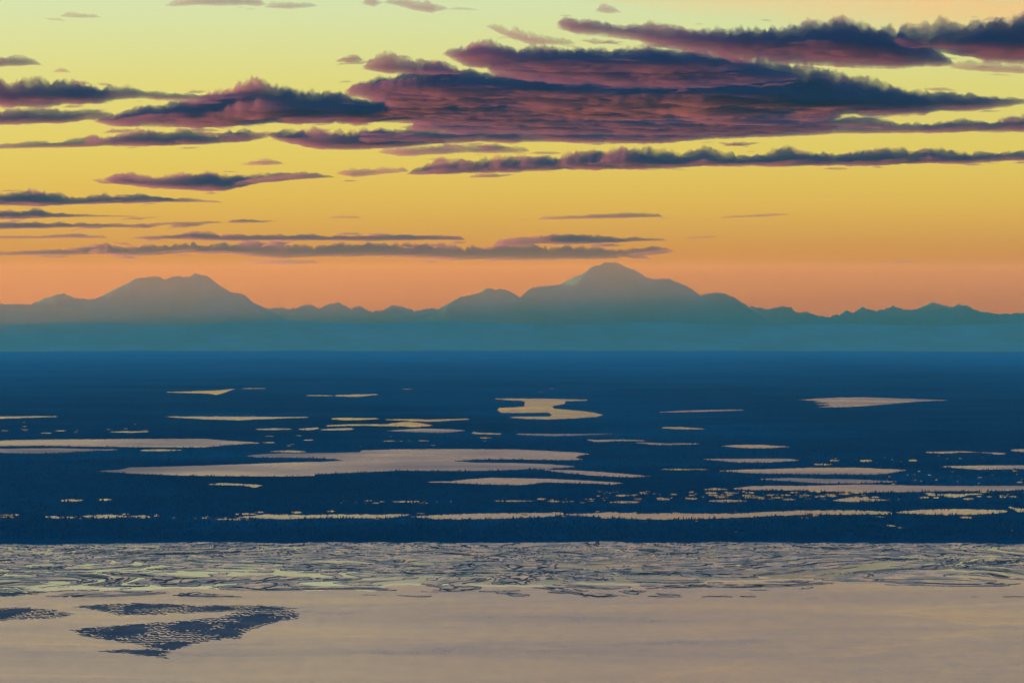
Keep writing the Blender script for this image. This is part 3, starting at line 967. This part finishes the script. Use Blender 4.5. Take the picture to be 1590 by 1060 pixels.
def cloud(label, spans, group=None, under=0.38, H=H_BASE, mat=None, ragged=1.0, name='cloud', step=1.7, scraps=None):
    _ck[0] += 1
    seed = 400 + _ck[0] * 7
    r = np.random.default_rng(seed)
    sp = np.array(spans, float)
    gh = sp[:, 2] - sp[:, 1]
    sp[:, 1] -= 0.12 * gh; sp[:, 2] += 0.05 * gh            # what tearing the edges takes away
    bodies = [cloud_body(sp, under, H, ragged, step, seed)]
    wd = sp[-1, 0] - sp[0, 0]; hm = np.median(sp[:, 2] - sp[:, 1])
    n = int(wd / 55) if scraps is None else scraps
    for k in range(n):                      # torn-off scraps along the edges
        cx = r.uniform(sp[0, 0] - 25, sp[-1, 0] + 25)
        t_, b_ = np.interp(cx, sp[:, 0], sp[:, 1]), np.interp(cx, sp[:, 0], sp[:, 2])
        w = r.uniform(10, 34) + 22 * r.random() ** 4 * 2; hh = r.uniform(0.10, 0.20) * w * min(1, 0.4 + hm / 40)
        hh = np.clip(hh, 1.6, 7)
        cy = (t_ - r.uniform(-2, 0.30) * hh) if r.random() < 0.55 else (b_ + r.uniform(0.0, 1.3) * hh)
        sl = r.normal(0, 0.05) * w
        fs = np.array([(cx - w / 2, cy - sl - hh * .2, cy - sl + hh * .15), (cx - w / 5, cy - hh * .7, cy + hh * .4), (cx + w / 6, cy - hh * .55, cy + hh * .4), (cx + w / 2, cy + sl - hh * .2, cy + sl + hh * .15)])
        bodies.append(cloud_body(fs, 0.38, H + r.uniform(-60, 60), 1.1, step, seed + 3 + k))
    pieces = []
    for v_, f_ in bodies:
        pieces += split_islands(v_, f_)
    pieces.sort(key=lambda p: -len(p[1]))
    m_ = mat or M_CLOUD
    root = link(name, mesh_np(name, pieces[0][0], [pieces[0][1]], m_, True), label, 'cloud', None, group)
    for v_, f_ in pieces[1:]:
        if len(f_) >= 24:
            link('wisp', mesh_np('wisp', v_, [f_], m_, True), parent=root)
    return root


def split_islands(V, Fc):
    """separate the connected pieces of a mesh"""
    if len(Fc) == 0:
        return []
    lab = np.arange(len(V))
    while True:
        mn = lab[Fc].min(1)
        new = lab.copy()
        np.minimum.at(new, Fc.ravel(), np.repeat(mn, 4))
        new = new[new]
        if (new == lab).all():
            break
        lab = new
    out = []
    fl = lab[Fc[:, 0]]
    for k in np.unique(fl):
        f_ = Fc[fl == k]
        used = np.unique(f_)
        remap = np.full(len(V), -1); remap[used] = np.arange(len(used))
        out.append((V[used], remap[f_]))
    return out


G1 = 'clouds of the great dark bank'
G2 = 'cloud streaks low over the mountains'
G3 = 'small scattered cloud wisps'
G4 = 'left-hand cloud bands'
# the great bank, far layers first
cloud('lowest long layer of the great bank, running to the right edge', [(560, 202, 224), (650, 199, 222), (760, 201, 222), (860, 196, 221), (960, 197, 222), (1040, 196, 221), (1100, 197, 217), (1200, 196, 213), (1300, 196, 208), (1400, 189, 207), (1500, 187, 206), (1560, 182, 206), (1640, 179, 204)], G1, under=.45)
cloud('red-streaked layer through the lower middle of the great bank', [(540, 160, 190), (620, 162, 191), (700, 165, 196), (800, 168, 197), (900, 168, 202), (1000, 176, 206), (1100, 181, 206), (1200, 181, 206), (1300, 181, 201), (1390, 187, 197)], G1, under=.5)
cloud('thickest blue-purple layer across the heart of the great bank, pointed at its right tip', [(600, 135, 168), (660, 128, 172), (760, 122, 175), (900, 118, 184), (1000, 104, 188), (1100, 98, 192), (1180, 98, 192), (1260, 116, 187), (1330, 126, 180), (1400, 136, 182), (1450, 142, 174), (1520, 145, 171), (1560, 149, 166), (1596, 153, 161)], G1, under=.5)
cloud('dark blue layer at the left of the great bank joining the left band', [(540, 130, 150), (580, 116, 158), (640, 108, 160), (720, 105, 158), (800, 110, 160), (880, 118, 158), (960, 126, 152)], G1, under=.5)
cloud('upper left layer of the great bank with a ragged left end', [(690, 78, 86), (720, 67, 101), (760, 63, 107), (800, 67, 108), (850, 72, 112), (950, 69, 118), (1050, 76, 118), (1120, 82, 112), (1165, 95, 105)], G1, under=.5)
cloud('red-bellied top layer of the great bank above the bright gap', [(868, 26, 44), (900, 30, 54), (940, 30, 58), (990, 38, 64), (1040, 42, 76), (1090, 39, 84), (1140, 40, 92), (1200, 37, 98), (1260, 31, 99), (1330, 35, 100), (1380, 42, 105), (1430, 62, 105), (1480, 94, 103)], G1, under=.5)
cloud('ragged dark layer filling the middle of the great bank under its upper left layer', [(760, 98, 116), (820, 92, 126), (900, 90, 132), (980, 84, 136), (1060, 84, 138), (1130, 92, 132), (1200, 104, 128), (1240, 114, 124)], G1, under=.5)
cloud('mauve layer closing the gap above the lowest layer of the great bank', [(640, 186, 204), (720, 184, 208), (820, 180, 208), (920, 184, 210), (1020, 184, 212), (1120, 182, 210), (1220, 186, 206), (1300, 190, 202)], G1, under=.5)
cloud('blue-grey layer behind the left part of the great bank', [(600, 146, 182), (680, 142, 186), (780, 148, 190), (880, 146, 190), (980, 150, 186), (1060, 158, 180)], G1, under=.5)
cloud('dark cloud at the top right, cut by the right edge', [(1390, 46, 74), (1440, 41, 82), (1490, 37, 88), (1530, 29, 93), (1560, 32, 96), (1600, 32, 98), (1660, 35, 96)], G1, under=.45)
cloud('slanting ragged wisp above the upper left of the great bank', [(758, 36, 44), (790, 44, 60), (825, 52, 67), (860, 58, 70), (890, 62, 70)], G1, mat=M_WISP, ragged=1.3)
cloud('small dark puff at the upper left end of the great bank', [(566, 96, 108), (600, 87, 113), (640, 88, 116), (680, 95, 117), (715, 104, 116)], G1)
cloud('pale underlayer fragments between the great bank and the long streak', [(590, 232, 238), (620, 228, 244), (660, 226, 240), (720, 224, 238), (780, 226, 238), (820, 230, 236)], G1, mat=M_WISP, ragged=1.3)
cloud('long level cloud streak under the great bank reaching the right edge', [(634, 266, 271), (680, 250, 271), (740, 247, 269), (800, 242, 267), (850, 242, 265), (900, 238, 263), (960, 229, 263), (1010, 231, 261), (1060, 239, 259), (1090, 233, 259), (1150, 239, 259), (1250, 234, 258), (1350, 235, 256), (1450, 231, 254), (1550, 235, 251), (1650, 231, 249)])
# left-hand bands
cloud('highest of the left cloud bands, reddish below, cut by the left edge', [(-60, 124, 163), (0, 122, 164), (25, 129, 164), (60, 123, 165), (100, 128, 164), (150, 129, 161), (190, 132, 156), (215, 138, 154), (260, 144, 156), (320, 146, 156), (380, 146, 152)], G4, under=.45)
cloud('grey-blue band just under the highest left band', [(-60, 168, 192), (0, 169, 194), (40, 169, 192), (100, 171, 190), (150, 171, 186), (180, 177, 182)], G4)
cloud('long dark blue band linking the left bands to the great bank', [(150, 183, 191), (190, 168, 196), (230, 158, 195), (290, 152, 199), (340, 147, 199), (375, 139, 194), (400, 136, 191), (440, 137, 191), (500, 141, 191), (560, 146, 192), (620, 150, 188), (660, 158, 178)], G4, under=.45)
cloud('ragged mauve band below the dark blue band on the left', [(-30, 224, 232), (60, 220, 230), (130, 216, 228), (150, 207, 227), (200, 205, 227), (260, 204, 227), (330, 204, 223), (380, 201, 221), (415, 207, 214)], G4)
cloud('mauve lens of cloud right of the ragged mauve band', [(416, 206, 212), (450, 198, 223), (500, 199, 231), (560, 202, 232), (620, 208, 228), (690, 212, 222)], G4)
cloud('isolated dark cloud with a humped top over the left massif', [(160, 276, 279), (180, 267, 285), (210, 271, 289), (250, 274, 292), (290, 272, 294), (325, 264, 296), (350, 270, 294), (400, 271, 285), (440, 268, 281), (490, 267, 277), (518, 273, 276)])
cloud('upper of three stacked streaks at the left edge', [(-60, 300, 319), (0, 299, 319), (40, 297, 320), (80, 299, 319), (120, 307, 317), (180, 303, 316), (220, 302, 316), (260, 305, 314), (300, 309, 314), (345, 313, 315)], G2)
cloud('middle of three stacked streaks at the left edge', [(-60, 328, 339), (0, 327, 340), (40, 325, 340), (80, 329, 338), (130, 332, 337), (170, 334, 337), (215, 335, 337)], G2)
cloud('lowest of three stacked streaks at the left edge, thinning to the right', [(-60, 346, 356), (60, 345, 355), (120, 346, 353), (200, 348, 353), (260, 345, 349), (345, 343, 346)], G2)
cloud('short dark dash right of the lowest stacked streak', [(355, 341, 346), (390, 340, 346), (418, 344, 346)], G2)
cloud('faint thin streak under the stacked streaks', [(-40, 366, 371), (60, 366, 371), (115, 362, 370), (168, 367, 370)], G2, mat=M_WISP)
cloud('thin upper strip of the long grey cloud over the mountains', [(205, 368, 371), (270, 365, 371), (300, 359, 373), (360, 365, 374), (450, 364, 373), (560, 365, 374), (650, 364, 373), (720, 367, 373)], G2)
cloud('long grey cloud low over both massifs', [(-20, 391, 397), (60, 387, 396), (130, 384, 395), (165, 378, 394), (210, 381, 396), (300, 377, 392), (400, 376, 398), (440, 379, 402), (500, 380, 397), (600, 378, 397), (700, 380, 402), (800, 382, 403), (880, 384, 403), (950, 384, 401), (1010, 384, 396), (1045, 386, 391)], G2, under=.3)
cloud('grey strip over the left shoulder of the highest peak', [(770, 371, 381), (830, 367, 379), (880, 364, 379), (950, 368, 377), (1000, 369, 374), (1035, 371, 374)], G2)
cloud('short thin dash right of the grey strip above the highest peak', [(1064, 368, 371), (1112, 366, 369)], G2, mat=M_WISP)
cloud('small pink-edged scrap hanging under the long grey cloud', [(378, 405, 409), (440, 403, 412), (494, 405, 409)], G2, mat=M_WISP)
# wisps
cloud('pinkish wisp high above the highest peak', [(836, 337, 341), (900, 334, 340), (960, 331, 339), (1028, 332, 337)], G3, mat=M_WISP)
cloud('faint pink wisp to the right above the peak', [(1118, 336, 339), (1180, 332, 337), (1224, 331, 334)], G3, mat=M_WISP)
cloud('tiny faint wisp low over the right-hand range', [(1372, 406, 409), (1418, 405, 409)], G3, mat=M_WISP)
cloud('tiny dash in clear sky above the mid ridge', [(512, 336, 339), (558, 335, 339)], G3, mat=M_WISP)
cloud('small grey cloud at the left edge near the top', [(-40, 88, 103), (0, 86, 103), (25, 85, 103), (42, 89, 102), (64, 97, 102)], G3)
cloud('grey wisp at the top edge, longer one', [(260, 4, 10), (300, -6, 9), (350, -7, 9), (400, -4, 10), (412, 2, 9)], G3, mat=M_WISP)
cloud('grey wisp at the top edge, right next to the longer one', [(414, 6, 13), (450, 2, 14), (490, 4, 11)], G3, mat=M_WISP)
cloud('dark tick of cloud at the top edge left of centre', [(566, -6, 9), (580, -4, 11), (594, 0, 6)], G3, mat=M_WISP)
cloud('faint ragged wisp at the top edge near centre', [(600, -4, 6), (640, -2, 14), (672, 4, 20), (694, 8, 16)], G3, mat=M_WISP, ragged=1.4)
cloud('dark tick of cloud above the ragged top of the bank', [(928, 8, 19), (944, 8, 21), (962, 13, 20)], G3, mat=M_WISP)
cloud('faint dash in the green sky at the upper left', [(98, 20, 27), (125, 20, 28), (154, 23, 28)], G3, mat=M_WISP)
cloud('speck of cloud above the highest left band', [(86, 106, 113), (97, 105, 113), (108, 108, 113)], G3, mat=M_WISP)
cloud('small dark tick left of the bank upper left puff', [(525, 88, 97), (545, 83, 97), (562, 88, 96)], G3)
cloud('thin grey wisp between the left bands and the isolated cloud', [(380, 252, 257), (410, 247, 257), (440, 250, 255)], G3, mat=M_WISP)
cloud('twin specks trailing left from the long level streak', [(525, 265, 271), (550, 264, 274), (590, 261, 271), (632, 259, 267)], G3, mat=M_WISP, ragged=1.3)
cloud('faint fragment below the dark cloud at the top right', [(1476, 98, 106), (1520, 98, 112), (1570, 100, 114), (1640, 104, 116)], G3, mat=M_WISP, ragged=1.4)
M_VEIL = mat_cloud('peach_veil', 9.0e-5, (0.16, 0.10, 0.04), (0.9, 0.42, 0.12), 0.0, veil=0.004)
cloud('thin peach veil glowing along the top right of the sky', [(900, -30, 4), (1000, -60, 16), (1150, -80, 30), (1300, -80, 48), (1450, -80, 60), (1660, -80, 70)], None, under=.7, H=10500.0, mat=M_VEIL, ragged=0.5, step=6, scraps=0)
